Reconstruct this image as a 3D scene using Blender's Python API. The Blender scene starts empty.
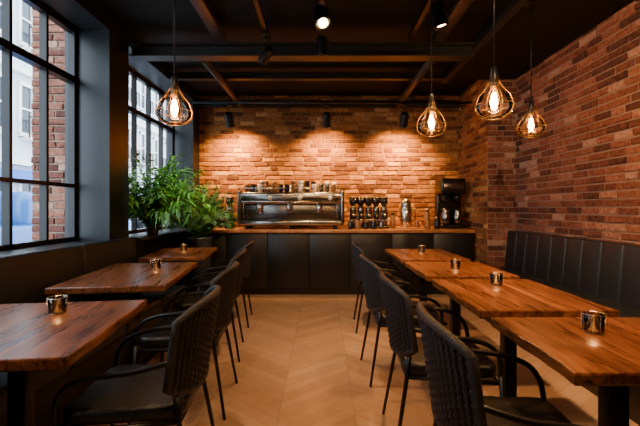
import bpy, bmesh, math, random
from mathutils import Vector, Matrix, Euler
random.seed(7)
R = random.random
def U(a,b): return a+(b-a)*R()

# ------------------------------------------------------------------ materials
def newmat(name):
    m = bpy.data.materials.new(name); m.use_nodes = True
    nt = m.node_tree; b = nt.nodes['Principled BSDF']
    return m, nt, b
def M(name, col, rough=0.5, metal=0.0, bump=0.0, bscale=60, emis=None, estr=0, spec=None, var=0.0):
    m, nt, b = newmat(name)
    b.inputs['Base Color'].default_value = (*col,1)
    b.inputs['Roughness'].default_value = rough
    b.inputs['Metallic'].default_value = metal
    if spec is not None: b.inputs['Specular IOR Level'].default_value = spec
    if emis:
        b.inputs['Emission Color'].default_value = (*emis,1)
        b.inputs['Emission Strength'].default_value = estr
    tc = nt.nodes.new('ShaderNodeTexCoord')
    n = nt.nodes.new('ShaderNodeTexNoise'); n.inputs['Scale'].default_value = bscale; n.inputs['Detail'].default_value = 3
    nt.links.new(tc.outputs['Object'], n.inputs['Vector'])
    if bump>0:
        bp = nt.nodes.new('ShaderNodeBump'); bp.inputs['Strength'].default_value = bump; bp.inputs['Distance'].default_value = 0.01
        nt.links.new(n.outputs['Fac'], bp.inputs['Height']); nt.links.new(bp.outputs['Normal'], b.inputs['Normal'])
    if var>0:
        mr = nt.nodes.new('ShaderNodeMapRange')
        mr.inputs['To Min'].default_value = max(0.02, rough-var); mr.inputs['To Max'].default_value = min(1, rough+var)
        nt.links.new(n.outputs['Fac'], mr.inputs['Value']); nt.links.new(mr.outputs['Result'], b.inputs['Roughness'])
    return m

def glassmat(name, tint=(1,1,1), gloss=0.12):
    m = bpy.data.materials.new(name); m.use_nodes = True
    nt = m.node_tree; nt.nodes.clear()
    out = nt.nodes.new('ShaderNodeOutputMaterial'); mix = nt.nodes.new('ShaderNodeMixShader')
    tr = nt.nodes.new('ShaderNodeBsdfTransparent'); tr.inputs[0].default_value = (*tint,1)
    gl = nt.nodes.new('ShaderNodeBsdfGlossy'); gl.inputs['Roughness'].default_value = 0.03
    lw = nt.nodes.new('ShaderNodeLayerWeight'); lw.inputs['Blend'].default_value = gloss
    nt.links.new(lw.outputs['Fresnel'], mix.inputs[0]); nt.links.new(tr.outputs[0], mix.inputs[1])
    nt.links.new(gl.outputs[0], mix.inputs[2]); nt.links.new(mix.outputs[0], out.inputs[0])
    return m

def attrmat(name, rough, nscale, bump, stops, stretch=(1,1,1), spec=0.5, dist=0.01, mixn=0.35):
    """colour from per-face 'tint' attribute (0..1) through a ramp, mixed with noise"""
    m, nt, b = newmat(name)
    at = nt.nodes.new('ShaderNodeAttribute'); at.attribute_name = 'tint'
    tc = nt.nodes.new('ShaderNodeTexCoord'); mp = nt.nodes.new('ShaderNodeMapping'); mp.inputs['Scale'].default_value = stretch
    n = nt.nodes.new('ShaderNodeTexNoise'); n.inputs['Scale'].default_value = nscale; n.inputs['Detail'].default_value = 6; n.inputs['Roughness'].default_value=0.65
    nt.links.new(tc.outputs['Object'], mp.inputs[0]); nt.links.new(mp.outputs[0], n.inputs['Vector'])
    ma = nt.nodes.new('ShaderNodeMath'); ma.operation='MULTIPLY_ADD'
    sub = nt.nodes.new('ShaderNodeMath'); sub.operation='SUBTRACT'; sub.inputs[1].default_value=0.5
    nt.links.new(n.outputs['Fac'], sub.inputs[0]); nt.links.new(sub.outputs[0], ma.inputs[0]); ma.inputs[1].default_value = mixn*2.5
    nt.links.new(at.outputs['Fac'], ma.inputs[2])
    cr = nt.nodes.new('ShaderNodeValToRGB'); e = cr.color_ramp.elements
    e[0].position, e[0].color = stops[0][0], (*stops[0][1],1); e[1].position, e[1].color = stops[-1][0], (*stops[-1][1],1)
    for s in stops[1:-1]:
        k = e.new(s[0]); k.color = (*s[1],1)
    nt.links.new(ma.outputs[0], cr.inputs[0]); nt.links.new(cr.outputs[0], b.inputs['Base Color'])
    b.inputs['Roughness'].default_value = rough; b.inputs['Specular IOR Level'].default_value = spec
    bp = nt.nodes.new('ShaderNodeBump'); bp.inputs['Strength'].default_value = bump; bp.inputs['Distance'].default_value = dist
    nt.links.new(n.outputs['Fac'], bp.inputs['Height']); nt.links.new(bp.outputs['Normal'], b.inputs['Normal'])
    return m

def woodmat(name, c1, c2, c3, rough=0.3):
    m, nt, b = newmat(name)
    tc = nt.nodes.new('ShaderNodeTexCoord'); oi = nt.nodes.new('ShaderNodeObjectInfo')
    add = nt.nodes.new('ShaderNodeVectorMath'); add.operation='ADD'
    sc = nt.nodes.new('ShaderNodeVectorMath'); sc.operation='SCALE'; sc.inputs['Scale'].default_value = 13
    cb = nt.nodes.new('ShaderNodeCombineXYZ')
    for i in range(3): nt.links.new(oi.outputs['Random'], cb.inputs[i])
    nt.links.new(cb.outputs[0], sc.inputs[0]); nt.links.new(sc.outputs[0], add.inputs[0]); nt.links.new(tc.outputs['Object'], add.inputs[1])
    mp = nt.nodes.new('ShaderNodeMapping'); mp.inputs['Scale'].default_value = (16,1.3,16)
    nt.links.new(add.outputs[0], mp.inputs[0])
    n = nt.nodes.new('ShaderNodeTexNoise'); n.inputs['Scale'].default_value = 1.7; n.inputs['Detail'].default_value = 9; n.inputs['Distortion'].default_value = 1.1; n.inputs['Roughness'].default_value=0.62
    nt.links.new(mp.outputs[0], n.inputs['Vector'])
    cr = nt.nodes.new('ShaderNodeValToRGB'); e = cr.color_ramp.elements
    e[0].position=0.34; e[0].color=(*c1,1); e[1].position=0.66; e[1].color=(*c3,1); k=e.new(0.5); k.color=(*c2,1)
    nt.links.new(n.outputs['Fac'], cr.inputs[0])
    # plank seams across width
    br = nt.nodes.new('ShaderNodeTexBrick'); br.inputs['Scale'].default_value = 1
    br.inputs['Brick Width'].default_value = 3; br.inputs['Row Height'].default_value = 0.13; br.inputs['Mortar Size'].default_value=0.0015
    br.inputs['Color1'].default_value=(1,1,1,1); br.inputs['Color2'].default_value=(0.72,0.72,0.72,1); br.inputs['Mortar'].default_value=(0.25,0.25,0.25,1)
    sp = nt.nodes.new('ShaderNodeSeparateXYZ'); cb2 = nt.nodes.new('ShaderNodeCombineXYZ')
    nt.links.new(add.outputs[0], sp.inputs[0]); nt.links.new(sp.outputs['Y'], cb2.inputs[0]); nt.links.new(sp.outputs['X'], cb2.inputs[1])
    nt.links.new(cb2.outputs[0], br.inputs['Vector'])
    mx = nt.nodes.new('ShaderNodeMix'); mx.data_type='RGBA'; mx.blend_type='MULTIPLY'; mx.inputs[0].default_value=1
    nt.links.new(cr.outputs[0], mx.inputs[6]); nt.links.new(br.outputs['Color'], mx.inputs[7])
    nt.links.new(mx.outputs[2], b.inputs['Base Color'])
    b.inputs['Roughness'].default_value = rough
    mr = nt.nodes.new('ShaderNodeMapRange'); mr.inputs['To Min'].default_value=rough-0.08; mr.inputs['To Max'].default_value=rough+0.15
    nt.links.new(n.outputs['Fac'], mr.inputs['Value']); nt.links.new(mr.outputs[0], b.inputs['Roughness'])
    bp = nt.nodes.new('ShaderNodeBump'); bp.inputs['Strength'].default_value=0.2; bp.inputs['Distance'].default_value=0.004
    nt.links.new(n.outputs['Fac'], bp.inputs['Height']); nt.links.new(bp.outputs['Normal'], b.inputs['Normal'])
    return m

m_brick = attrmat('brick', 0.85, 26, 1.0, [(0.0,(0.070,0.022,0.015)),(0.3,(0.16,0.048,0.028)),(0.6,(0.27,0.092,0.052)),(0.85,(0.37,0.155,0.095)),(1.0,(0.46,0.28,0.20))], dist=0.018, mixn=0.6)
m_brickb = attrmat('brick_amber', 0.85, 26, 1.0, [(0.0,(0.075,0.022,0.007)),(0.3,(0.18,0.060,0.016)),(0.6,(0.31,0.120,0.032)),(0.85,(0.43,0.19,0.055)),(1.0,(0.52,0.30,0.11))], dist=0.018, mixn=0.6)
m_mortar = M('mortar', (0.29,0.215,0.16), 0.95, bump=0.8, bscale=70)
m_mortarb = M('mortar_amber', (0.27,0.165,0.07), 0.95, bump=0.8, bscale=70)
m_floor = attrmat('oak_floor', 0.34, 3.0, 0.08, [(0.0,(0.27,0.160,0.09)),(0.5,(0.38,0.24,0.145)),(1.0,(0.49,0.33,0.21))], stretch=(3,3,3), dist=0.003, mixn=0.25)
m_gap = M('floor_gap', (0.17,0.105,0.065), 0.8)
m_dark = M('dark_paint', (0.009,0.0135,0.018), 0.42, bump=0.08, bscale=40)
m_ceil = M('ceiling_black', (0.003,0.0028,0.0028), 0.75, bump=0.1, bscale=20, spec=.3)
m_beam = M('beam_steel', (0.012,0.012,0.012), 0.5, bump=0.1, bscale=30)
m_pipe = M('pipe_brown', (0.048,0.035,0.028), 0.45, metal=0.3)
m_blk = M('black_metal', (0.010,0.010,0.011), 0.35, metal=0.4)
m_leather = M('black_leather', (0.008,0.0085,0.010), 0.36, bump=0.35, bscale=140, var=0.06)
m_bleather = M('bench_leather', (0.013,0.018,0.024), 0.36, bump=0.35, bscale=110, var=0.06)
m_rope = M('woven_rope', (0.013,0.013,0.016), 0.45, bump=0.6, bscale=220)
m_wood = woodmat('table_wood', (0.055,0.017,0.005), (0.17,0.056,0.016), (0.33,0.120,0.035), 0.26)
m_ctop = woodmat('counter_wood', (0.30,0.12,0.04), (0.42,0.18,0.07), (0.52,0.25,0.10), 0.35)
m_cfront = M('counter_black', (0.006,0.006,0.007), 0.4, bump=0.05)
m_chrome = M('brushed_chrome', (0.55,0.53,0.50), 0.2, metal=1.0, var=0.07, bscale=12)
m_steel = M('steel_dark', (0.22,0.21,0.20), 0.25, metal=1.0)
m_blkgl = M('black_gloss', (0.01,0.01,0.012), 0.15)
m_white = M('porcelain', (0.75,0.72,0.68), 0.3)
m_gold = M('gold_wire', (0.75,0.62,0.45), 0.25, metal=1.0)
m_brass = M('brass', (0.45,0.27,0.10), 0.35, metal=1.0)
m_glass = glassmat('clear_glass', (1,0.97,0.93), 0.25)
m_amber = glassmat('amber_glass', (1,0.88,0.70), 0.25)
m_cglass = glassmat('votive_glass', (0.98,0.94,0.88), 0.28)
m_pane = glassmat('window_glass', (0.95,0.98,1.0), 0.06)
m_fil = M('filament', (1,0.5,0.15), 0.5, emis=(1,0.50,0.14), estr=90)
m_bulb = M('bulb_warm', (1,0.7,0.4), 0.5, emis=(1,0.62,0.25), estr=40)
m_flame = M('candle_flame', (1,0.5,0.15), 0.5, emis=(1,0.50,0.15), estr=18)
m_wax = M('wax', (0.85,0.58,0.32), 0.6, emis=(1,.45,.14), estr=.5)
m_leaf = attrmat('leaf', 0.42, 9, 0.1, [(0,(0.025,0.12,0.010)),(0.5,(0.065,0.26,0.022)),(1,(0.18,0.45,0.045))])
m_leaf2 = attrmat('leaf_dark', 0.45, 9, 0.1, [(0,(0.015,0.075,0.010)),(0.5,(0.04,0.16,0.022)),(1,(0.11,0.30,0.05))])
m_stem = M('stem', (0.12,0.20,0.05), 0.6)
m_pot = M('pot_ceramic', (0.015,0.015,0.016), 0.5, bump=0.15)
m_soil = M('soil', (0.03,0.02,0.012), 0.95, bump=0.9, bscale=60)
m_bag = M('brown_jar', (0.20,0.09,0.035), 0.4)
m_plaster = M('facade_stone', (0.58,0.62,0.66), 0.85, bump=0.3, bscale=5)
m_fwin = M('facade_window', (0.03,0.045,0.06), 0.15)
m_asph = M('asphalt', (0.16,0.17,0.18), 0.9, bump=0.3)
m_shop = M('shop_sign_blue', (0.02,0.12,0.42), 0.5)
m_carw = M('car_paint', (0.03,0.12,0.34), 0.25)
m_tire = M('tire', (0.02,0.02,0.02), 0.8)

# ------------------------------------------------------------------ mesh builder
class B:
    def __init__(s, name, mats):
        s.name=name; s.mats=mats; s.bm=bmesh.new(); s.tint=s.bm.faces.layers.float.new('tint')
    def mi(s, mat):
        if mat not in s.mats: s.mats.append(mat)
        return s.mats.index(mat)
    def face(s, pts, mat, tint=0.5, smooth=False):
        f = s.bm.faces.new([s.bm.verts.new(p) for p in pts]); f.material_index=s.mi(mat); f[s.tint]=tint; f.smooth=smooth; return f
    def merge(s, tb, mat, mtx=None, smooth=False, tint=0.5):
        mi = s.mi(mat); vm={}
        for v in tb.verts: vm[v]=s.bm.verts.new(mtx@v.co if mtx else v.co)
        for f in tb.faces:
            nf=s.bm.faces.new([vm[v] for v in f.verts]); nf.material_index=mi; nf.smooth=smooth; nf[s.tint]=tint
        tb.free()
    def box(s, x0,x1,y0,y1,z0,z1, mat, bev=0, seg=2, rot=None, smooth=False, tint=0.5):
        tb=bmesh.new(); bmesh.ops.create_cube(tb,size=1)
        sx,sy,sz=abs(x1-x0),abs(y1-y0),abs(z1-z0)
        bmesh.ops.scale(tb,vec=(sx,sy,sz),verts=tb.verts)
        if bev>0:
            bmesh.ops.bevel(tb,geom=tb.edges[:],offset=min(bev,sx*.49,sy*.49,sz*.49),segments=seg,affect='EDGES',profile=0.5)
        m=Matrix.Translation(((x0+x1)/2,(y0+y1)/2,(z0+z1)/2))
        if rot: m = m@Euler(rot).to_matrix().to_4x4()
        s.merge(tb,mat,m,smooth or bev>0,tint)
    def lathe(s, prof, c, mat, n=20, mtx=None, smooth=True, capb=True, capt=True):
        rings=[]
        for r,z in prof:
            ring=[]
            for i in range(n):
                a=2*math.pi*i/n; p=Vector((r*math.cos(a),r*math.sin(a),z))
                if mtx: p=mtx@p
                ring.append(s.bm.verts.new(p+Vector(c)))
            rings.append(ring)
        mi=s.mi(mat)
        for a,b in zip(rings,rings[1:]):
            for i in range(n):
                f=s.bm.faces.new([a[i],a[(i+1)%n],b[(i+1)%n],b[i]]); f.material_index=mi; f.smooth=smooth
        if capb: f=s.bm.faces.new(rings[0][::-1]); f.material_index=mi
        if capt: f=s.bm.faces.new(rings[-1]); f.material_index=mi
    def tube(s, pts, r, mat, n=8, closed=False, r2=None):
        pts=[Vector(p) for p in pts]; N=len(pts); rings=[]; mi=s.mi(mat)
        up=None
        for i,p in enumerate(pts):
            if closed: t=pts[(i+1)%N]-pts[i-1]
            else: t=pts[min(i+1,N-1)]-pts[max(i-1,0)]
            t.normalize()
            if up is None:
                up = Vector((0,0,1)) if abs(t.z)<0.9 else Vector((1,0,0))
            u=(up-t*up.dot(t)); u.normalize(); up=u; w=t.cross(u)
            if isinstance(r,(list,tuple)): rr=r[i]
            else: rr = r if r2 is None else r+(r2-r)*i/(N-1)
            rings.append([s.bm.verts.new(p+(u*math.cos(2*math.pi*k/n)+w*math.sin(2*math.pi*k/n))*rr) for k in range(n)])
        pr=list(zip(rings,rings[1:]))
        if closed: pr.append((rings[-1],rings[0]))
        for a,b in pr:
            for k in range(n):
                f=s.bm.faces.new([a[k],a[(k+1)%n],b[(k+1)%n],b[k]]); f.material_index=mi; f.smooth=True
        if not closed:
            f=s.bm.faces.new(rings[0][::-1]); f.material_index=mi
            f=s.bm.faces.new(rings[-1]); f.material_index=mi
    def done(s, loc=(0,0,0), rotz=0, parent=None):
        bmesh.ops.recalc_face_normals(s.bm, faces=s.bm.faces[:])
        me=bpy.data.meshes.new(s.name); s.bm.to_mesh(me); s.bm.free()
        for m in s.mats: me.materials.append(m)
        o=bpy.data.objects.new(s.name,me); bpy.context.scene.collection.objects.link(o)
        o.location=loc; o.rotation_euler=(0,0,rotz)
        if parent: o.parent=parent
        return o
def dup(o, loc, rotz=0):
    n=bpy.data.objects.new(o.name.split('.')[0], o.data); bpy.context.scene.collection.objects.link(n)
    n.location=loc; n.rotation_euler=(0,0,rotz); return n
def smooth_path(pts, k=4):
    P=[Vector(p) for p in pts]; out=[]
    for i in range(len(P)-1):
        p0=P[max(i-1,0)];p1=P[i];p2=P[i+1];p3=P[min(i+2,len(P)-1)]
        for j in range(k):
            t=j/k
            out.append(0.5*((2*p1)+(p2-p0)*t+(2*p0-5*p1+4*p2-p3)*t*t+(3*p1-p0-3*p2+p3)*t**3))
    out.append(P[-1]); return out

# ------------------------------------------------------------------ room constants
XL,XR,YB,YF,H = -2.0,2.63,6.2,-2.4,3.08
PX,PY = 2.24,5.15      # brick pier
def brickwall(b, origin, du, length, height, nrm, bw=0.225, bh=0.074, gap=0.013, mb=None, mm=None):
    """real bricks on plane: origin + du*u + z*v, protruding along nrm"""
    mb=mb or m_brick; mm=mm or m_mortar
    o=Vector(origin); du=Vector(du); n=Vector(nrm); dz=Vector((0,0,1))
    rows=int(math.ceil(height/bh))
    def P(u,v,d): return o+du*u+dz*v+n*d
    b.face([P(0,0,0),P(length,0,0),P(length,height,0),P(0,height,0)], mm)
    for r in range(rows):
        v0=r*bh+gap/2; v1=min((r+1)*bh-gap/2,height)
        if v1-v0<0.01: continue
        u=-(bw/2 if r%2 else 0)-U(0,0.02)
        while u<length:
            w=bw*U(0.9,1.1)
            if R()<0.12: w=bw*U(.45,.7)
            a=max(u+gap/2,0); c=min(u+w-gap/2,length); u+=w
            if c-a<0.015: continue
            d=U(0.006,0.023); e=0.006; j=lambda:U(-0.005,0.005)
            tn=min(1,max(0,random.gauss(0.5,0.28)))
            base=[(a,v0),(c,v0),(c,v1),(a,v1)]
            top=[(a+e+j(),v0+e+j()),(c-e+j(),v0+e+j()),(c-e+j(),v1-e+j()),(a+e+j(),v1-e+j())]
            vb=[b.bm.verts.new(P(x,y,0)) for x,y in base]; vt=[b.bm.verts.new(P(x,y,d+U(-.004,.004))) for x,y in top]
            fs=[b.bm.faces.new(vt)]+[b.bm.faces.new([vb[i],vb[(i+1)%4],vt[(i+1)%4],vt[i]]) for i in range(4)]
            for f in fs: f.material_index=b.mi(mb); f[b.tint]=tn
# back wall
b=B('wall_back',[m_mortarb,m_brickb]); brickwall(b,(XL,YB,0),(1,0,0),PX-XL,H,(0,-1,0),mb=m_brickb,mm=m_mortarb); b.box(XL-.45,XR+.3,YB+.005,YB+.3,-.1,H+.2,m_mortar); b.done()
b=B('wall_right',[m_mortar,m_brick]); brickwall(b,(XR,YF,0),(0,1,0),PY-YF,H,(-1,0,0)); b.box(XR+.005,XR+.3,YF,YB,-.1,H+.2,m_mortar)
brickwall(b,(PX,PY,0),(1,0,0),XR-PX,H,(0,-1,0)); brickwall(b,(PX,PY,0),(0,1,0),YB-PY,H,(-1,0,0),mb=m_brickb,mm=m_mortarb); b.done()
# left wall with two window openings
SILL,HEAD,XO = 0.94,2.93,-2.42
W1=(0.2,3.58); W2=(3.94,5.9)
b=B('wall_left',[m_dark])
b.box(XO,XL,YF,YB,-.1,SILL-.03,m_dark)
b.box(XO,XL,YF,YB,HEAD,H+.2,m_dark)
for a,c in ((YF,W1[0]),(W1[1],W2[0]),(W2[1],YB)): b.box(XO,XL,a,c,SILL-.03,HEAD,m_dark)
b.done()
b=B('wall_front',[m_dark]); b.box(XO,XR+.3,YF-.2,YF,-.1,H+.2,m_dark); b.done()
b=B('ceiling',[m_ceil]); b.box(XO,XR+.3,YF-.2,YB+.3,H,H+.2,m_ceil); b.done()
# floor chevron
b=B('floor',[m_gap,m_floor])
b.box(XO,XR+.3,YF-.2,YB+.3,-.1,-.003,m_gap)
cw,pw=0.46,0.105
ncol=int((XR-XL)/cw)+2
for c in range(ncol):
    x0=XL-.1+c*cw; x1=x0+cw; s=1 if c%2==0 else -1
    y=YF-0.5
    while y<YB:
        g=.001
        ya=y if s>0 else y+cw*0.8; yb=y+cw*0.8 if s>0 else y
        X1=min(x1,XR)
        yb2=ya+(yb-ya)*(X1-x0)/cw
        b.face([(x0+g,ya+g,0),(X1-g,yb2+g,0),(X1-g,yb2+pw-g,0),(x0+g,ya+pw-g,0)],m_floor,tint=random.gauss(.5,.13))
        y+=pw
b.done()
# windows
def window(name, y0,y1,mull):
    root=bpy.data.objects.new(name,None); bpy.context.scene.collection.objects.link(root)
    b=B('frame',[m_blk]); X0,X1=-2.36,-2.30
    b.box(X0,X1,y0,y1,SILL-.03,SILL+.04,m_blk); b.box(X0,X1,y0,y1,HEAD-.05,HEAD,m_blk)
    b.box(X0,X1,y0,y0+.045,SILL,HEAD,m_blk); b.box(X0,X1,y1-.045,y1,SILL,HEAD,m_blk)
    for z,t in ((2.44,.03),(1.455,.016)): b.box(X0-.01,X1+.01,y0,y1,z-t,z+t,m_blk)
    for i,y in enumerate(mull): 
        t=.014
        b.box(X0,X1,y-t,y+t,SILL,HEAD,m_blk)
    b.done(parent=root)
    g=B('glass',[m_pane]); g.face([(-2.33,y0,SILL),(-2.33,y1,SILL),(-2.33,y1,HEAD),(-2.33,y0,HEAD)],m_pane); g.done(parent=root)
window('window_1',W1[0],W1[1],[3.19-.375*i for i in range(8)])
window('window_2',W2[0],W2[1],[5.50-.39*i for i in range(4)])
b=B('window_sill',[m_dark]); b.box(-2.36,-1.98,W1[0],W1[1],SILL-.03,SILL,m_dark,.004); b.done()
b=B('window_sill',[m_dark]); b.box(-2.36,-1.88,W2[0]+.02,W2[1],SILL-.03,SILL,m_dark,.004); b.done()
b=B('baseboard_right',[m_dark]); b.box(XR-.03,XR-.016,YF,PY,0,.1,m_dark); b.done()

# ------------------------------------------------------------------ ceiling structure
def bar(name,x0,x1,y0,y1,z0,z1,mat,ib=True):
    b=B(name,[mat])
    if ib and (x1-x0)>(y1-y0):   # I-beam across room
        ym=(y0+y1)/2
        b.box(x0,x1,y0,y1,z0,z0+.02,mat); b.box(x0,x1,y0,y1,z1-.02,z1,mat); b.box(x0,x1,ym-.02,ym+.02,z0+.02,z1-.02,mat)
    elif ib:
        xm=(x0+x1)/2
        b.box(x0,x1,y0,y1,z0,z0+.015,mat); b.box(x0,x1,y0,y1,z1-.015,z1,mat); b.box(xm-.015,xm+.015,y0,y1,z0+.015,z1-.015,mat)
    else: b.box(x0,x1,y0,y1,z0,z1,mat,.005)
    return b.done()
bar('ceiling_beam',XL,1.59,3.95,4.10,2.83,2.97,m_beam)
bar('ceiling_beam',XL,1.59,4.95,5.03,2.93,3.02,m_beam)
bar('ceiling_beam',XL,PX-.03,6.04,6.12,2.86,2.96,m_beam)
def pipe(p0,p1,r,mat,name='ceiling_pipe'):
    b=B(name,[mat]); b.tube([p0,p1],r,mat,12)
    for t in (.2,.8):
        q=Vector(p0).lerp(Vector(p1),t); b.tube([q,(q.x,q.y,H)],.006,m_blk,6)
    b.done()
bar('ceiling_joist',-1.10,-0.99,1.0,3.94,2.97,3.05,m_pipe,False)
bar('ceiling_joist',1.15,1.26,1.0,3.94,2.97,3.05,m_pipe,False)
pipe((-1.28,4.12,2.87),(-1.28,6.0,2.87),.045,m_pipe)
pipe((1.2,4.12,2.87),(1.2,6.0,2.87),.045,m_pipe)
pipe((-1.9,5.6,2.80),(2.2,5.6,2.80),.018,m_blk,'track_rail')
b=B('ceiling_soffit',[m_ceil]); b.box(1.62,XR-.02,YF,PY-.02,2.98,H,m_ceil); b.box(1.60,1.68,YF,PY-.02,2.93,2.98,m_beam); b.done()
def track(x,y0,y1):
    b=B('lighting_track',[m_blk]); b.box(x-.02,x+.02,y0,y1,2.96,3.0,m_blk)
    n=4
    for i in range(n):
        y=y0+.1+(y1-y0-.2)*i/(n-1); b.tube([(x,y,3.0),(x,y,H)],.005,m_blk,6)
    b.done()
track(0,.2,3.9); track(.9,.2,3.9); track(-.55,.2,3.9)

# ------------------------------------------------------------------ track spot lamps
def aimq(d): return Vector(d).to_track_quat('-Z','Y')
def spot_lamp(loc, target, top, energy, angle, col=(1,.56,.22), rad=.03, blend=.8, size=1.0):
    root=bpy.data.objects.new('spot_lamp',None); bpy.context.scene.collection.objects.link(root); root.location=loc
    loc=Vector(loc); d=(Vector(target)-loc).normalized(); q=aimq(d).to_matrix().to_4x4()
    b=B('lamp_can',[m_blk])
    s=size
    b.lathe([(.028*s,.10*s),(.042*s,.085*s),(.045*s,-.05*s),(.05*s,-.06*s),(.047*s,-.062*s),(.038*s,-.02*s),(.0*s+.001,-.02*s)],(0,0,0),m_blk,20,mtx=q,capt=False,capb=True)
    b.lathe([(.001,-.040*s),(.030*s,-.042*s),(.030*s,-.046*s),(.001,-.052*s)],(0,0,0),m_bulb,16,mtx=q)
    b.tube([q@Vector((.055*s,0,.02)),q@Vector((.055*s,0,.06)),(0,0,.15*s),q@Vector((-.055*s,0,.06)),q@Vector((-.055*s,0,.02))],.005,m_blk,6)
    b.tube([(0,0,.14*s),(0,0,top-loc.z)],.008,m_blk,8)
    b.box(-.03,.03,-.03,.03,top-loc.z-.03,top-loc.z,m_blk,.004)
    b.done(parent=root)
    l=bpy.data.lights.new('spot_light','SPOT'); l.energy=energy; l.spot_size=math.radians(angle); l.spot_blend=blend; l.color=col; l.shadow_soft_size=rad
    o=bpy.data.objects.new('spot_light',l); bpy.context.scene.collection.objects.link(o); o.parent=root
    o.location=d*.085*s; o.rotation_euler=aimq(d).to_euler()
for x in (-1.36,0.07,1.21): spot_lamp((x,5.6,2.53),(x,6.2,1.80),2.78,360,122,rad=.03,size=1.3,col=(1,.48,.12),blend=1.0)
spot_lamp((0,3.0,2.74),(.5,1.2,.0),2.96,60,110,col=(1,.60,.30),size=1.3)
spot_lamp((0,3.5,2.72),(0.0,4.6,.0),2.96,190,105,col=(1,.60,.30))
spot_lamp((.9,2.9,2.70),(1.3,3.0,.7),2.96,170,88,size=1.2,col=(1,.50,.18))
spot_lamp((.9,1.3,2.70),(1.2,1.5,.7),2.96,165,95,col=(1,.50,.18))
spot_lamp((.9,.7,2.70),(2.6,2.8,1.5),2.96,240,100,col=(1,.66,.38))  # added lamp above the frame, brightens the right brick wall
spot_lamp((.0,.5,2.72),(0.2,2.2,.0),2.96,90,100,col=(1,.62,.32))  # unseen ambient fill, added to lift the aisle and chairs
spot_lamp((-.55,3.7,2.72),(-1.95,4.8,1.4),2.96,270,60,col=(1,.88,.66))  # extra lamp, added only to brighten the plants
spot_lamp((-.55,1.0,2.72),(-1.2,2.4,.7),2.96,65,105,col=(1,.60,.30))

# ------------------------------------------------------------------ pendants
def pendant(x,y,z,k=1.0):
    root=bpy.data.objects.new('pendant_lamp',None); bpy.context.scene.collection.objects.link(root); root.location=(x,y,z)
    b=B('glass_shade',[m_glass])
    pr=[(.022,.13),(.030,.10),(.055,.055),(.092,.005),(.110,-.045),(.106,-.08),(.084,-.107),(.05,-.12)]
    b.lathe([(r*k,q*k) for r,q in pr],(0,0,0),m_glass,32,capb=False,capt=False)
    b.done(parent=root)
    b=B('wire_cage',[m_brass])
    for i in range(8):
        a=2*math.pi*i/8; b.tube([(r*k*1.015*math.cos(a),r*k*1.015*math.sin(a),q*k) for r,q in pr],.0010,m_brass,5)
    for r,q in (pr[4],pr[-1]): b.tube([(r*k*1.02*math.cos(2*math.pi*i/32),r*k*1.02*math.sin(2*math.pi*i/32),q*k) for i in range(32)],.0015,m_brass,5,closed=True)
    b.done(parent=root)
    b=B('cord_and_socket',[m_blk])
    b.lathe([(.010,.19),(.018,.18),(.024,.13),(.022,.075),(.018,.07)],(0,0,0),m_blk,16)
    b.lathe([(.020,.075),(.017,.05)],(0,0,0),m_brass,16)
    b.tube([(0,0,.18),(0,0,H-z-.02)],.005,m_blk,6)
    zt=(2.98 if x>1.6 else H)-z
    b.lathe([(.001,zt),(.05,zt),(.05,zt-.02),(.001,zt-.025)],(0,0,0),m_blk,20)
    b.done(parent=root)
    b=B('bulb',[m_amber]); b.lathe([(.016,.05),(.02,.02),(.032,-.02),(.034,-.045),(.025,-.07),(.004,-.082)],(0,0,0),m_amber,20); b.done(parent=root)
    b=B('filament',[m_fil])
    for i in range(7):
        a=i*math.pi*2/7; b.tube([(.006*math.cos(a),.006*math.sin(a),.03),(.020*math.cos(a),.020*math.sin(a),-.03),(.010*math.cos(a),.010*math.sin(a),-.06)],.0040,m_fil,6)
    b.done(parent=root)
    l=bpy.data.lights.new('bulb_light','POINT'); l.energy=20; l.color=(1,.50,.17); l.shadow_soft_size=.03
    o=bpy.data.objects.new('bulb_light',l); bpy.context.scene.collection.objects.link(o); o.parent=root; o.location=(0,0,-.01)
pendant(-.93,2.4,1.90); pendant(.83,2.88,1.92); pendant(1.05,2.32,1.92); pendant(1.76,3.2,1.97)

# ------------------------------------------------------------------ tables (slightly live edges)
def table(x0,x1,y0,y1,rot=0,top=.76):
    cx,cy=(x0+x1)/2,(y0+y1)/2; w,l=(x1-x0)/2,(y1-y0)/2
    b=B('cafe_table',[m_wood,m_blk])
    tb=bmesh.new(); n=16
    prof=[]
    for sx in (-1,1):
        ys=[-l+2*l*i/n for i in range(n+1)]
        if sx<0: ys=ys[::-1]
        ph=U(0,6)
        for y in ys: prof.append((sx*(w+.003*math.sin(y*17+ph)+.002*math.sin(y*41+ph*2)+U(-.0007,.0007)),y))
    t=.042
    lv=[(-t,-.006),(-t+.008,-.001),(-.008,0.0),(-.002,-.002),(0,-.006)]
    rings=[]
    for z,off in lv:
        rings.append([tb.verts.new((x+math.copysign(-off,-x) ,y+ (-off if y<=-l+1e-6 else (off if y>=l-1e-6 else 0)),top+z)) for x,y in prof])
    N=len(prof)
    for a,c in zip(rings,rings[1:]):
        for i in range(N): tb.faces.new([a[i],a[(i+1)%N],c[(i+1)%N],c[i]])
    tb.faces.new(rings[-1]); tb.faces.new(rings[0][::-1])
    b.merge(tb,m_wood)
    b.box(-w*.6,w*.6,-l*.6,l*.6,top-.05,top-.042,m_blk)
    b.box(-.035,.035,-.035,.035,.02,top-.05,m_blk,.006)
    b.box(-.25,.25,-.035,.035,.0,.022,m_blk,.006); b.box(-.035,.035,-.27,.27,.0,.022,m_blk,.006)
    return b.done((cx,cy,0),rot)
for y0,y1 in ((1.13,1.71),(1.82,2.62),(2.74,3.47),(3.62,4.55)): table(.755,1.42,y0,y1)
sl=math.radians(7.5)
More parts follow.
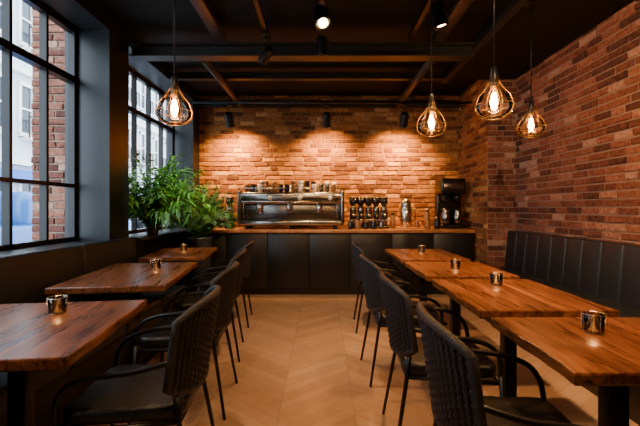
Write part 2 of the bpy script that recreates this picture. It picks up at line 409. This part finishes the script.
table(-1.64,-.88,1.20,1.99,sl); table(-1.76,-1.06,2.36,3.42,sl); table(-1.86,-1.24,3.78,4.70,sl)

# ------------------------------------------------------------------ candle holders
def candle(x,y,z=.76):
    b=B('candle_holder',[m_cglass])
    b.lathe([(.030,0),(.036,.006),(.040,.07),(.038,.072),(.034,.012),(.001,.010)],(0,0,0),m_cglass,24,capt=False)
    for i in range(8):
        a=2*math.pi*i/8
        b.tube([(r*math.cos(a),r*math.sin(a),q) for r,q in ((.032,0.002),(.0375,.008),(.041,.074))],.0008,m_gold,5)
    for r,q in ((.0405,.074),(.034,.003)): b.tube([(r*math.cos(2*math.pi*i/24),r*math.sin(2*math.pi*i/24),q) for i in range(24)],.0013,m_gold,6,closed=True)
    b.lathe([(.028,.012),(.028,.034),(.001,.035)],(0,0,0),m_wax,16,capt=False)
    b.lathe([(.001,.036),(.006,.044),(.001,.064)],(0,0,0),m_flame,10)
    b.done((x,y,z))
    l=bpy.data.lights.new('candle_light','POINT'); l.energy=.3; l.color=(1,.5,.18); l.shadow_soft_size=.01
    o=bpy.data.objects.new('candle_light',l); bpy.context.scene.collection.objects.link(o); o.location=(x,y,z+.07)
for p in ((1.07,1.5),(1.11,2.42),(1.07,3.05),(1.1,4.2),(-1.23,1.77),(-1.33,3.05),(-1.58,4.35)): candle(*p)

# ------------------------------------------------------------------ chairs
def chair():
    b=B('dining_chair',[m_leather,m_rope,m_blk])
    tb=bmesh.new(); bmesh.ops.create_cube(tb,size=1); bmesh.ops.scale(tb,vec=(.46,.46,.065),verts=tb.verts)
    for v in tb.verts:
        if v.co.x<0: v.co.y*=.86
    bmesh.ops.bevel(tb,geom=[e for e in tb.edges if abs(e.verts[0].co.z-e.verts[1].co.z)>.03],offset=.07,segments=5,affect='EDGES',profile=.5)
    bmesh.ops.bevel(tb,geom=[e for e in tb.edges if abs(e.verts[0].co.z-e.verts[1].co.z)<.001 and e.is_manifold and len({round(f.normal.z,1) for f in e.link_faces})>1],offset=.022,segments=3,affect='EDGES',profile=.5)
    b.merge(tb,m_leather,Matrix.Translation((0.01,0,.455)),True)
    b.box(-.19,.2,-.18,.18,.41,.424,m_blk,.005)
    TOP=.875
    def bp(t,z,off=0):  # t -1..1
        a=t*1.05
        x=-.245+.17*(1-math.cos(a))*1.0-(z-.5)*.15
        y=.255*math.sin(a)/math.sin(1.05)*(1-.10*(.88-z)/.4)
        return Vector((x+off*math.cos(a),y-off*math.sin(a),z))
    def zt(t): return TOP-.06*abs(t)**2.6
    def zb(t): return .50+.06*abs(t)**2
    # backing shell
    NU,NV=20,6
    for off in (-.003,.003):
        g=[[b.bm.verts.new(bp(-1+2*i/NU,zb(-1+2*i/NU)+(zt(-1+2*i/NU)-zb(-1+2*i/NU))*k/NV,off)) for k in range(NV+1)] for i in range(NU+1)]
        for i in range(NU):
            for k in range(NV):
                f=b.bm.faces.new([g[i][k],g[i+1][k],g[i+1][k+1],g[i][k+1]]); f.material_index=b.mi(m_rope); f.smooth=True
    # braided vertical strands (knotted bead profile), both faces
    N=19; K=26
    for i in range(N):
        t=-.95+1.9*i/(N-1); ph=i%2
        pts=[bp(t,zb(t)+(zt(t)-zb(t))*k/K) for k in range(K+1)]
        b.tube(pts,[.0155 if (k+ph)%2 else .0105 for k in range(K+1)],m_rope,7)
    rim=[bp(-1+2*i/20,zt(-1+2*i/20)) for i in range(21)]
    low=[bp(-1+2*i/20,zb(-1+2*i/20)) for i in range(21)]
    side1=[bp(1,zt(1)+(zb(1)-zt(1))*k/4) for k in range(1,4)]; side2=[bp(-1,zb(-1)+(zt(-1)-zb(-1))*k/4) for k in range(1,4)]
    b.tube(rim+side1+low[::-1]+side2,.016,m_rope,8,closed=True)
    for s in (-1,1):
        pe=bp(s*.98,.67)
        arm=smooth_path([pe,(-.06,s*.270,.645),(.08,s*.268,.63),(.18,s*.258,.595),(.225,s*.248,.53),(.235,s*.235,.44)],4)
        b.tube(arm,.0115,m_blk,8)
        b.tube([(.235,s*.235,.45),(.265,s*.255,0)],.0135,m_blk,8,r2=.009)
        q=bp(s*.8,.52)
        b.tube([q,(-.20,s*.195,.42),(-.27,s*.235,0)],.0135,m_blk,8,r2=.009)
        b.tube([(.235,s*.235,.415),(-.20,s*.195,.415)],.010,m_blk,8)
    b.tube([(.235,-.235,.415),(.235,.235,.415)],.010,m_blk,8); b.tube([(-.20,-.195,.415),(-.20,.195,.415)],.010,m_blk,8)
    return b
c0=chair().done((.66,1.34,0),math.radians(-4))
for x,y,r in ((.63,2.06,-3),(.60,2.90,2),(.62,4.02,-2)): dup(c0,(x,y,0),math.radians(r))
for x,y,r in ((-.77,1.66,184),(-.86,2.46,184),(-.97,3.28,188),(-1.06,4.18,186)): dup(c0,(x,y,0),math.radians(r))

# ------------------------------------------------------------------ benches
def bench(side, xw, y0,y1, top, depth, bt=.14, ch=.2):
    b=B('banquette_bench',[m_bleather,m_blk])
    s=side; xf=xw-s*depth
    lo,hi=sorted((xw-s*.05,xf+s*.04)); b.box(lo,hi,y0,y1,0,.34,m_blk,.004)
    n=max(1,round((y1-y0)/.62)); w=(y1-y0)/n
    for i in range(n):
        lo,hi=sorted((xw-s*bt*.8,xf)); b.box(lo,hi,y0+i*w+.003,y0+(i+1)*w-.003,.34,.465,m_bleather,.035,4)
    n=max(1,round((y1-y0)/ch)); w=(y1-y0)/n
    for i in range(n):
        tb=bmesh.new(); bmesh.ops.create_cube(tb,size=1); bmesh.ops.scale(tb,vec=(bt,w+.004,top-.44),verts=tb.verts)
        for v in tb.verts:
            if v.co.z>0 and v.co.x*s<0: v.co.x+=s*.045
        bmesh.ops.bevel(tb,geom=tb.edges[:],offset=.024,segments=4,affect='EDGES',profile=.5)
        b.merge(tb,m_bleather,Matrix.Translation((xw-s*bt/2,y0+(i+.5)*w,(top+.44)/2)),True)
    b.done()
bench(+1,2.60,-.3,5.10,.95,.82,.16,.24)
bench(-1,-1.995,-.3,3.90,.955,.62,.13,.84)

# ------------------------------------------------------------------ counter
CX0,CX1,CY0=-1.97,2.20,5.46; CT=.935
b=B('bar_counter',[m_cfront,m_ctop])
b.box(CX0,CX1,CY0+.03,6.17,.0,CT-.045,m_cfront)
n=7; w=(CX1-CX0)/n
for i in range(n): b.box(CX0+i*w+.004,CX0+(i+1)*w-.004,CY0+.005,CY0+.03,.09,CT-.06,m_cfront,.004)
b.box(CX0,CX1,CY0-.03,6.17,CT-.045,CT,m_ctop,.006)
b.done()

# espresso machine
MX0,MX1=-1.24,.32; my0,my1=5.60,6.02
b=B('espresso_machine',[m_chrome,m_blkgl,m_steel])
for x in (MX0+.12,(MX0+MX1)/2,MX1-.12):
    for y in (my0+.07,my1-.07): b.lathe([(.03,CT),(.03,CT+.02),(.02,CT+.06)],(x,y,0),m_blk,12)
b.box(MX0+.02,MX1-.02,my0,my1,CT+.055,CT+.13,m_chrome,.02,3)
b.box(MX0+.05,MX1-.05,my0+.07,my1,CT+.12,CT+.40,m_steel,.01)
b.box(MX0+.10,MX1-.10,my0+.045,my0+.075,CT+.15,CT+.36,m_steel,.008)
b.box(MX0,MX1,my0-.01,my1,CT+.37,CT+.55,m_chrome,.035,4)
b.box(MX0-.012,MX0+.05,my0-.02,my1+.01,CT+.06,CT+.57,m_steel,.03,4)
b.box(MX1-.05,MX1+.012,my0-.02,my1+.01,CT+.06,CT+.57,m_steel,.03,4)
b.box(MX0+.06,MX1-.06,my0-.018,my0-.008,CT+.42,CT+.50,m_steel,.004)
b.tube([(MX0+.08,my0-.03,CT+.405),(MX1-.08,my0-.03,CT+.405)],.009,m_chrome,8)
for i in range(3):
    x=MX0+.32+i*.44
    b.lathe([(.045,CT+.27),(.05,CT+.30),(.05,CT+.40)],(x,my0+.04,0),m_chrome,16)
    b.lathe([(.03,CT+.235),(.038,CT+.25),(.038,CT+.275)],(x,my0+.04,0),m_chrome,16)
    b.tube([(x,my0+.0,CT+.26),(x,my0-.10,CT+.245)],.011,m_blkgl,8)
    b.lathe([(.03,0),(.033,.008),(.001,.009)],(x+.16,my0-.02,CT+.46),m_white,16,mtx=Matrix.Rotation(math.pi/2,4,'X'),capt=False)
for x in (MX0+.10,MX1-.10):
    b.tube(smooth_path([(x,my0,CT+.40),(x,my0-.05,CT+.38),(x,my0-.06,CT+.25),(x,my0-.03,CT+.16)]),.006,m_chrome,8)
    b.lathe([(.02,0),(.02,.03)],(x,my0-.02,CT+.44),m_blkgl,12,mtx=Matrix.Rotation(math.pi/2,4,'X'))
b.box(MX0+.04,MX1-.04,my0+.01,my0+.16,CT+.128,CT+.136,m_steel)
z=CT+.605
b.tube([(MX0+.03,my0+.01,z),(MX1-.03,my0+.01,z),(MX1-.03,my1-.02,z),(MX0+.03,my1-.02,z)],.006,m_chrome,8,closed=True)
for i in range(8):
    x=MX0+.05+i*(MX1-MX0-.1)/7
    b.tube([(x,my0+.01,CT+.54),(x,my0+.01,z)],.005,m_chrome,6); b.tube([(x,my1-.02,CT+.54),(x,my1-.02,z)],.005,m_chrome,6)
b.done()
b=B('stacked_coffee_cups',[m_white,m_blkgl,m_brass])
for r in range(3):
    for i in range(14):
        if R()<.1: continue
        x=MX0+.12+i*.1+U(-.01,.01); y=my0+.08+r*.12; mt=random.choice([m_white,m_blkgl,m_blkgl,m_steel,m_bag])
        for k in range(random.choice([2,2,3])):
            b.lathe([(.022,0),(.036,.02),(.041,.065),(.038,.065),(.03,.02),(.001,.012)],(x,y,CT+.551+k*.05),mt,14,capt=False)
b.done()

def grinder(x,y,k=1.0,body=m_blkgl,name='coffee_grinder'):
    b=B(name,[body]); 
    b.box(-.055*k,.055*k,-.09*k,.09*k,0,.03*k,body,.01)
    b.box(-.048*k,.048*k,-.01*k,.08*k,.03*k,.25*k,body,.02,3)
    b.lathe([(.04*k,.22*k),(.048*k,.24*k),(.048*k,.30*k),(.03*k,.31*k)],(0,0.02*k,0),m_steel,16)
    b.lathe([(.028*k,.31*k),(.055*k,.36*k),(.055*k,.42*k)],(0,0.02*k,0),m_blkgl,16)
    b.lathe([(.057*k,.42*k),(.057*k,.435*k),(.02*k,.445*k)],(0,0.02*k,0),m_steel,16)
    b.tube([(0,0,.19*k),(0,-.07*k,.18*k)],.02*k,m_chrome,10)
    b.box(-.03*k,.03*k,-.018*k,-.01*k,.05*k,.13*k,m_steel,.003)
    b.tube([(-.03*k,-.08*k,.12*k),(0,-.02*k,.12*k),(.03*k,-.08*k,.12*k)],.006,m_chrome,6)
    b.done((x,y,CT))
for i in range(5): grinder(.48+i*.118,5.82+.02*(i%2),1.1)
grinder(-1.42,5.85,1.1)
def jar(x,y,h,r,m1,m2):
    b=B('storage_jar',[m1]); b.lathe([(r*.95,0),(r,.01),(r,h*.75),(r*.7,h*.86),(r*.7,h*.9),(.001,h*.91)],(0,0,0),m1,16,capt=False); b.lathe([(r*.78,h*.86),(r*.78,h),(.001,h+.002)],(0,0,0),m2,16,capt=False); b.done((x,y,CT))
for x,y,h,r,m1,m2 in ((-1.57,5.85,.3,.05,m_bag,m_blk),(-1.36,5.6,.14,.035,m_white,m_blk),(.42,5.62,.13,.035,m_blkgl,m_steel),(.53,5.60,.16,.04,m_bag,m_blk),(.65,5.62,.12,.035,m_blkgl,m_bag),(.76,5.60,.15,.04,m_blkgl,m_brass),(.88,5.62,.13,.035,m_steel,m_blk),(1.08,5.80,.24,.04,m_bag,m_blk),(1.60,5.80,.30,.04,m_bag,m_steel),(1.70,5.62,.18,.045,m_blkgl,m_steel),(1.56,5.6,.12,.035,m_bag,m_brass)): jar(x,y,h,r,m1,m2)
# silver boiler on wooden tray
b=B('steel_water_boiler',[m_chrome,m_wood])
b.box(-.19,.19,-.13,.13,0,.02,m_ctop,.006)
b.lathe([(.085,.02),(.09,.03),(.09,.30),(.075,.33),(.08,.34),(.08,.36),(.07,.42),(.03,.46),(.001,.465)],(-.04,0,0),m_chrome,24,capt=False)
b.lathe([(.014,.46),(.02,.48),(.001,.50)],(-.04,0,0),m_blk,12,capt=False)
b.tube([(-.04,-.08,.08),(-.04,-.13,.08),(-.04,-.135,.055)],.012,m_brass,8)
b.tube(smooth_path([(.05,0,.12),(.10,0,.14),(.10,0,.27),(.05,0,.29)]),.008,m_blk,8)
b.lathe([(.045,.02),(.05,.04),(.03,.10),(.035,.12)],(.12,-.03,0),m_bag,16)
b.done((1.33,5.85,CT))
# black brewer
b=B('coffee_brewer',[m_blkgl,m_steel,m_glass])
b.box(-.19,.19,-.16,.18,0,.06,m_blkgl,.015,3)
b.box(-.19,.19,.04,.18,.05,.55,m_blkgl,.02,3)
b.box(-.19,.19,-.17,.18,.52,.76,m_blkgl,.03,4)
b.box(-.15,.15,-.178,-.165,.60,.68,m_steel,.004)
for x in (-.09,.09):
    b.lathe([(.05,.42),(.07,.52)],(x,-.06,0),m_blkgl,18)
    b.lathe([(.06,.065),(.075,.09),(.075,.2),(.045,.27),(.05,.30)],(x,-.06,0),m_steel,20)
    b.tube(smooth_path([(x,-.13,.11),(x,-.17,.14),(x,-.17,.23),(x,-.11,.27)]),.008,m_blkgl,6)
b.done((1.97,5.85,CT))

# ------------------------------------------------------------------ plants
def plant(name, loc, potr, poth, nst, length, mat, leafl, leafw, lim, drop=1.0, seed=1, spread=1.0, nl=6, droop=.10):
    random.seed(seed)
    b=B(name,[m_pot,m_soil,m_stem,mat]); L=Vector(loc)
    b.lathe([(potr*.75,0),(potr*.8,.01),(potr,poth-.02),(potr*1.05,poth),(potr*.92,poth),(potr*.9,poth-.03)],(0,0,0),m_pot,24,capt=False)
    b.lathe([(.001,poth-.03),(potr*.91,poth-.03),(potr*.5,poth-.025),(.001,poth-.02)],(0,0,0),m_soil,20,capb=False,capt=False)
    x0,x1,y0,y1=lim
    def C(p):
        p=Vector(p); p.x=min(max(p.x,x0-L.x),x1-L.x); p.y=min(max(p.y,y0-L.y),y1-L.y); return p
    for i in range(nst):
        a=U(0,2*math.pi); el=U(.05,1.0)**.8*1.25*spread; ln=length*U(.6,1.0)
        p=Vector((math.cos(a)*potr*.4*R(),math.sin(a)*potr*.4*R(),poth-.02)); path=[p.copy()]
        ang=el*.35; st=9
        for k in range(st):
            ang+=el*.17*drop
            p=p+Vector((math.cos(a)*math.sin(ang),math.sin(a)*math.sin(ang),math.cos(ang)))*ln/st; path.append(p.copy())
        path=[C(q) for q in path]
        b.tube(path,.004,m_stem,5,r2=.0015)
        for k in range(1,len(path)):
            t=(path[k]-path[k-1]); 
            if t.length<1e-4: continue
            t.normalize(); side=t.cross(Vector((0,0,1)))
            if side.length<.05: side=Vector((math.sin(a),-math.cos(a),0))
            side.normalize(); upv=side.cross(t)
            for s in [(-1)**j for j in range(nl)]:
                q=path[k-1].lerp(path[k],R()); lf=leafl*U(.6,1.1)*(1-.35*abs(k-6)/6)
                d=(side*s*U(.4,1)+t*U(.5,1)+upv*U(-.4,.5)).normalized(); wv=d.cross(Vector((0,0,1)))
                if wv.length<.05: wv=side.copy()
                wv=(wv.normalized()+Vector((0,0,U(-.5,.5)))).normalized()
                k_=lf/.15
                m1=C(q+d*lf*.35+Vector((0,0,-droop*.1*k_))); m2=C(q+d*lf*.7+Vector((0,0,-droop*.45*k_))); tip=C(q+d*lf+Vector((0,0,-droop*k_)))
                W=leafw*U(.7,1.1); tn=random.gauss(.5,.25)
                bv=b.bm.verts; A=bv.new(q); B1=bv.new(C(m1+wv*W)); B2=bv.new(C(m1-wv*W)); C1=bv.new(C(m2+wv*W*.8)); C2=bv.new(C(m2-wv*W*.8)); D=bv.new(tip)
                for f in ((A,B1,B2),(B1,C1,C2,B2),(C1,D,C2)):
                    ff=b.bm.faces.new(f); ff.material_index=b.mi(mat); ff[b.tint]=tn
    b.done(loc)
plant('potted_palm',(-1.96,4.40,SILL),.075,.10,100,.92,m_leaf,.21,.012,(-2.27,-1.36,3.97,4.92),seed=4,spread=.9,droop=.07)
plant('potted_fern',(-1.64,5.10,0),.17,.86,150,.80,m_leaf2,.12,.008,(-1.97,-1.2,4.94,5.42),seed=9,spread=.9,nl=8,droop=.04,drop=.9)

# ------------------------------------------------------------------ exterior
b=B('street_ground',[m_asph]); b.box(-14,-2.5,-8,40,-.25,-.12,m_asph); b.box(-5.0,-2.5,-8,40,-.12,-.02,m_plaster); b.done()
def facade(name,x,y0,y1,h,mat,fl=3.2,ww=1.1,sp=2.1):
    b=B(name,[mat]); b.box(x-1,x,y0,y1,-.2,h,mat)
    nf=int(h/fl)
    for f in range(nf):
        z=f*fl
        b.box(x,x+.25,y0,y1,z+fl-.2,z+fl-.05,m_white)
        n=int((y1-y0)/sp)
        for i in range(n):
            yc=y0+(i+.5)*sp; z0=z+.8; z1=z+fl-.5
            b.box(x,x+.02,yc-ww/2,yc+ww/2,z0,z1,m_fwin)
            for a,c in ((-ww/2-.1,-ww/2),(ww/2,ww/2+.1),(-.03,.03)): b.box(x,x+.07,yc+a,yc+c,z0-.1,z1+.1,m_white)
            b.box(x,x+.10,yc-ww/2-.1,yc+ww/2+.1,z1,z1+.12,m_white); b.box(x,x+.12,yc-ww/2-.1,yc+ww/2+.1,z0-.12,z0,m_white)
            b.box(x,x+.07,yc-ww/2,yc+ww/2,(z0+z1)/2,(z0+z1)/2+.05,m_white)
            if f>0:   # small balcony railing
                for k in range(7):
                    yy=yc-ww/2+ww*k/6; b.box(x+.28,x+.31,yy-.015,yy+.015,z0-.15,z0+.45,m_blk)
                b.box(x+.27,x+.32,yc-ww/2,yc+ww/2,z0+.45,z0+.49,m_blk); b.box(x,x+.33,yc-ww/2,yc+ww/2,z0-.22,z0-.15,m_white)
    return b
b=facade('building_across_street',-9,-4,40,12,m_plaster,2.7,.85,1.5)
b.box(-8.99,-8.65,9,16,2.05,2.35,m_shop); b.done()
b=B('brick_buttress',[m_mortar,m_brick]); brickwall(b,(-2.80,3.68,-.1),(1,0,0),.36,4.5,(0,-1,0)); b.box(-2.80,-2.44,3.69,3.95,-.1,4.4,m_mortar); b.done()
def car(vx,vy,paint):
    b=B('parked_car',[paint,m_fwin,m_tire])
    b.box(-.85,.85,-2.2,2.2,.15,.95,paint,.12,4); b.box(-.78,.78,-1.5,1.3,.85,1.55,paint,.2,4)
    b.box(.76,.785,-1.2,-.2,1.02,1.38,m_fwin,.004); b.box(.76,.785,0,1.0,1.02,1.38,m_fwin,.004)
    for sx in (-1,1):
        for yy in (-1.4,1.4): b.lathe([(.2,-.1),(.34,-.09),(.34,.09),(.2,.1)],(sx*.8,yy,.22),m_tire,20,mtx=Matrix.Rotation(math.pi/2,4,'Y'))
    b.done((vx,vy,0))
car(-6.0,8.2,m_carw); car(-6.0,13.2,m_blkgl)

# ------------------------------------------------------------------ world + camera
w=bpy.data.worlds.new('World'); bpy.context.scene.world=w; w.use_nodes=True
bg=w.node_tree.nodes['Background']; bg.inputs[0].default_value=(.76,.88,1,1); bg.inputs[1].default_value=9
cam=bpy.data.cameras.new('Camera'); cam.lens=21.4; cam.sensor_width=36; cam.shift_y=-.008; cam.shift_x=-.003; cam.clip_start=.05
co=bpy.data.objects.new('Camera',cam); bpy.context.scene.collection.objects.link(co); co.location=(0,0,1.25); co.rotation_euler=(math.pi/2,0,0)
bpy.context.scene.camera=co
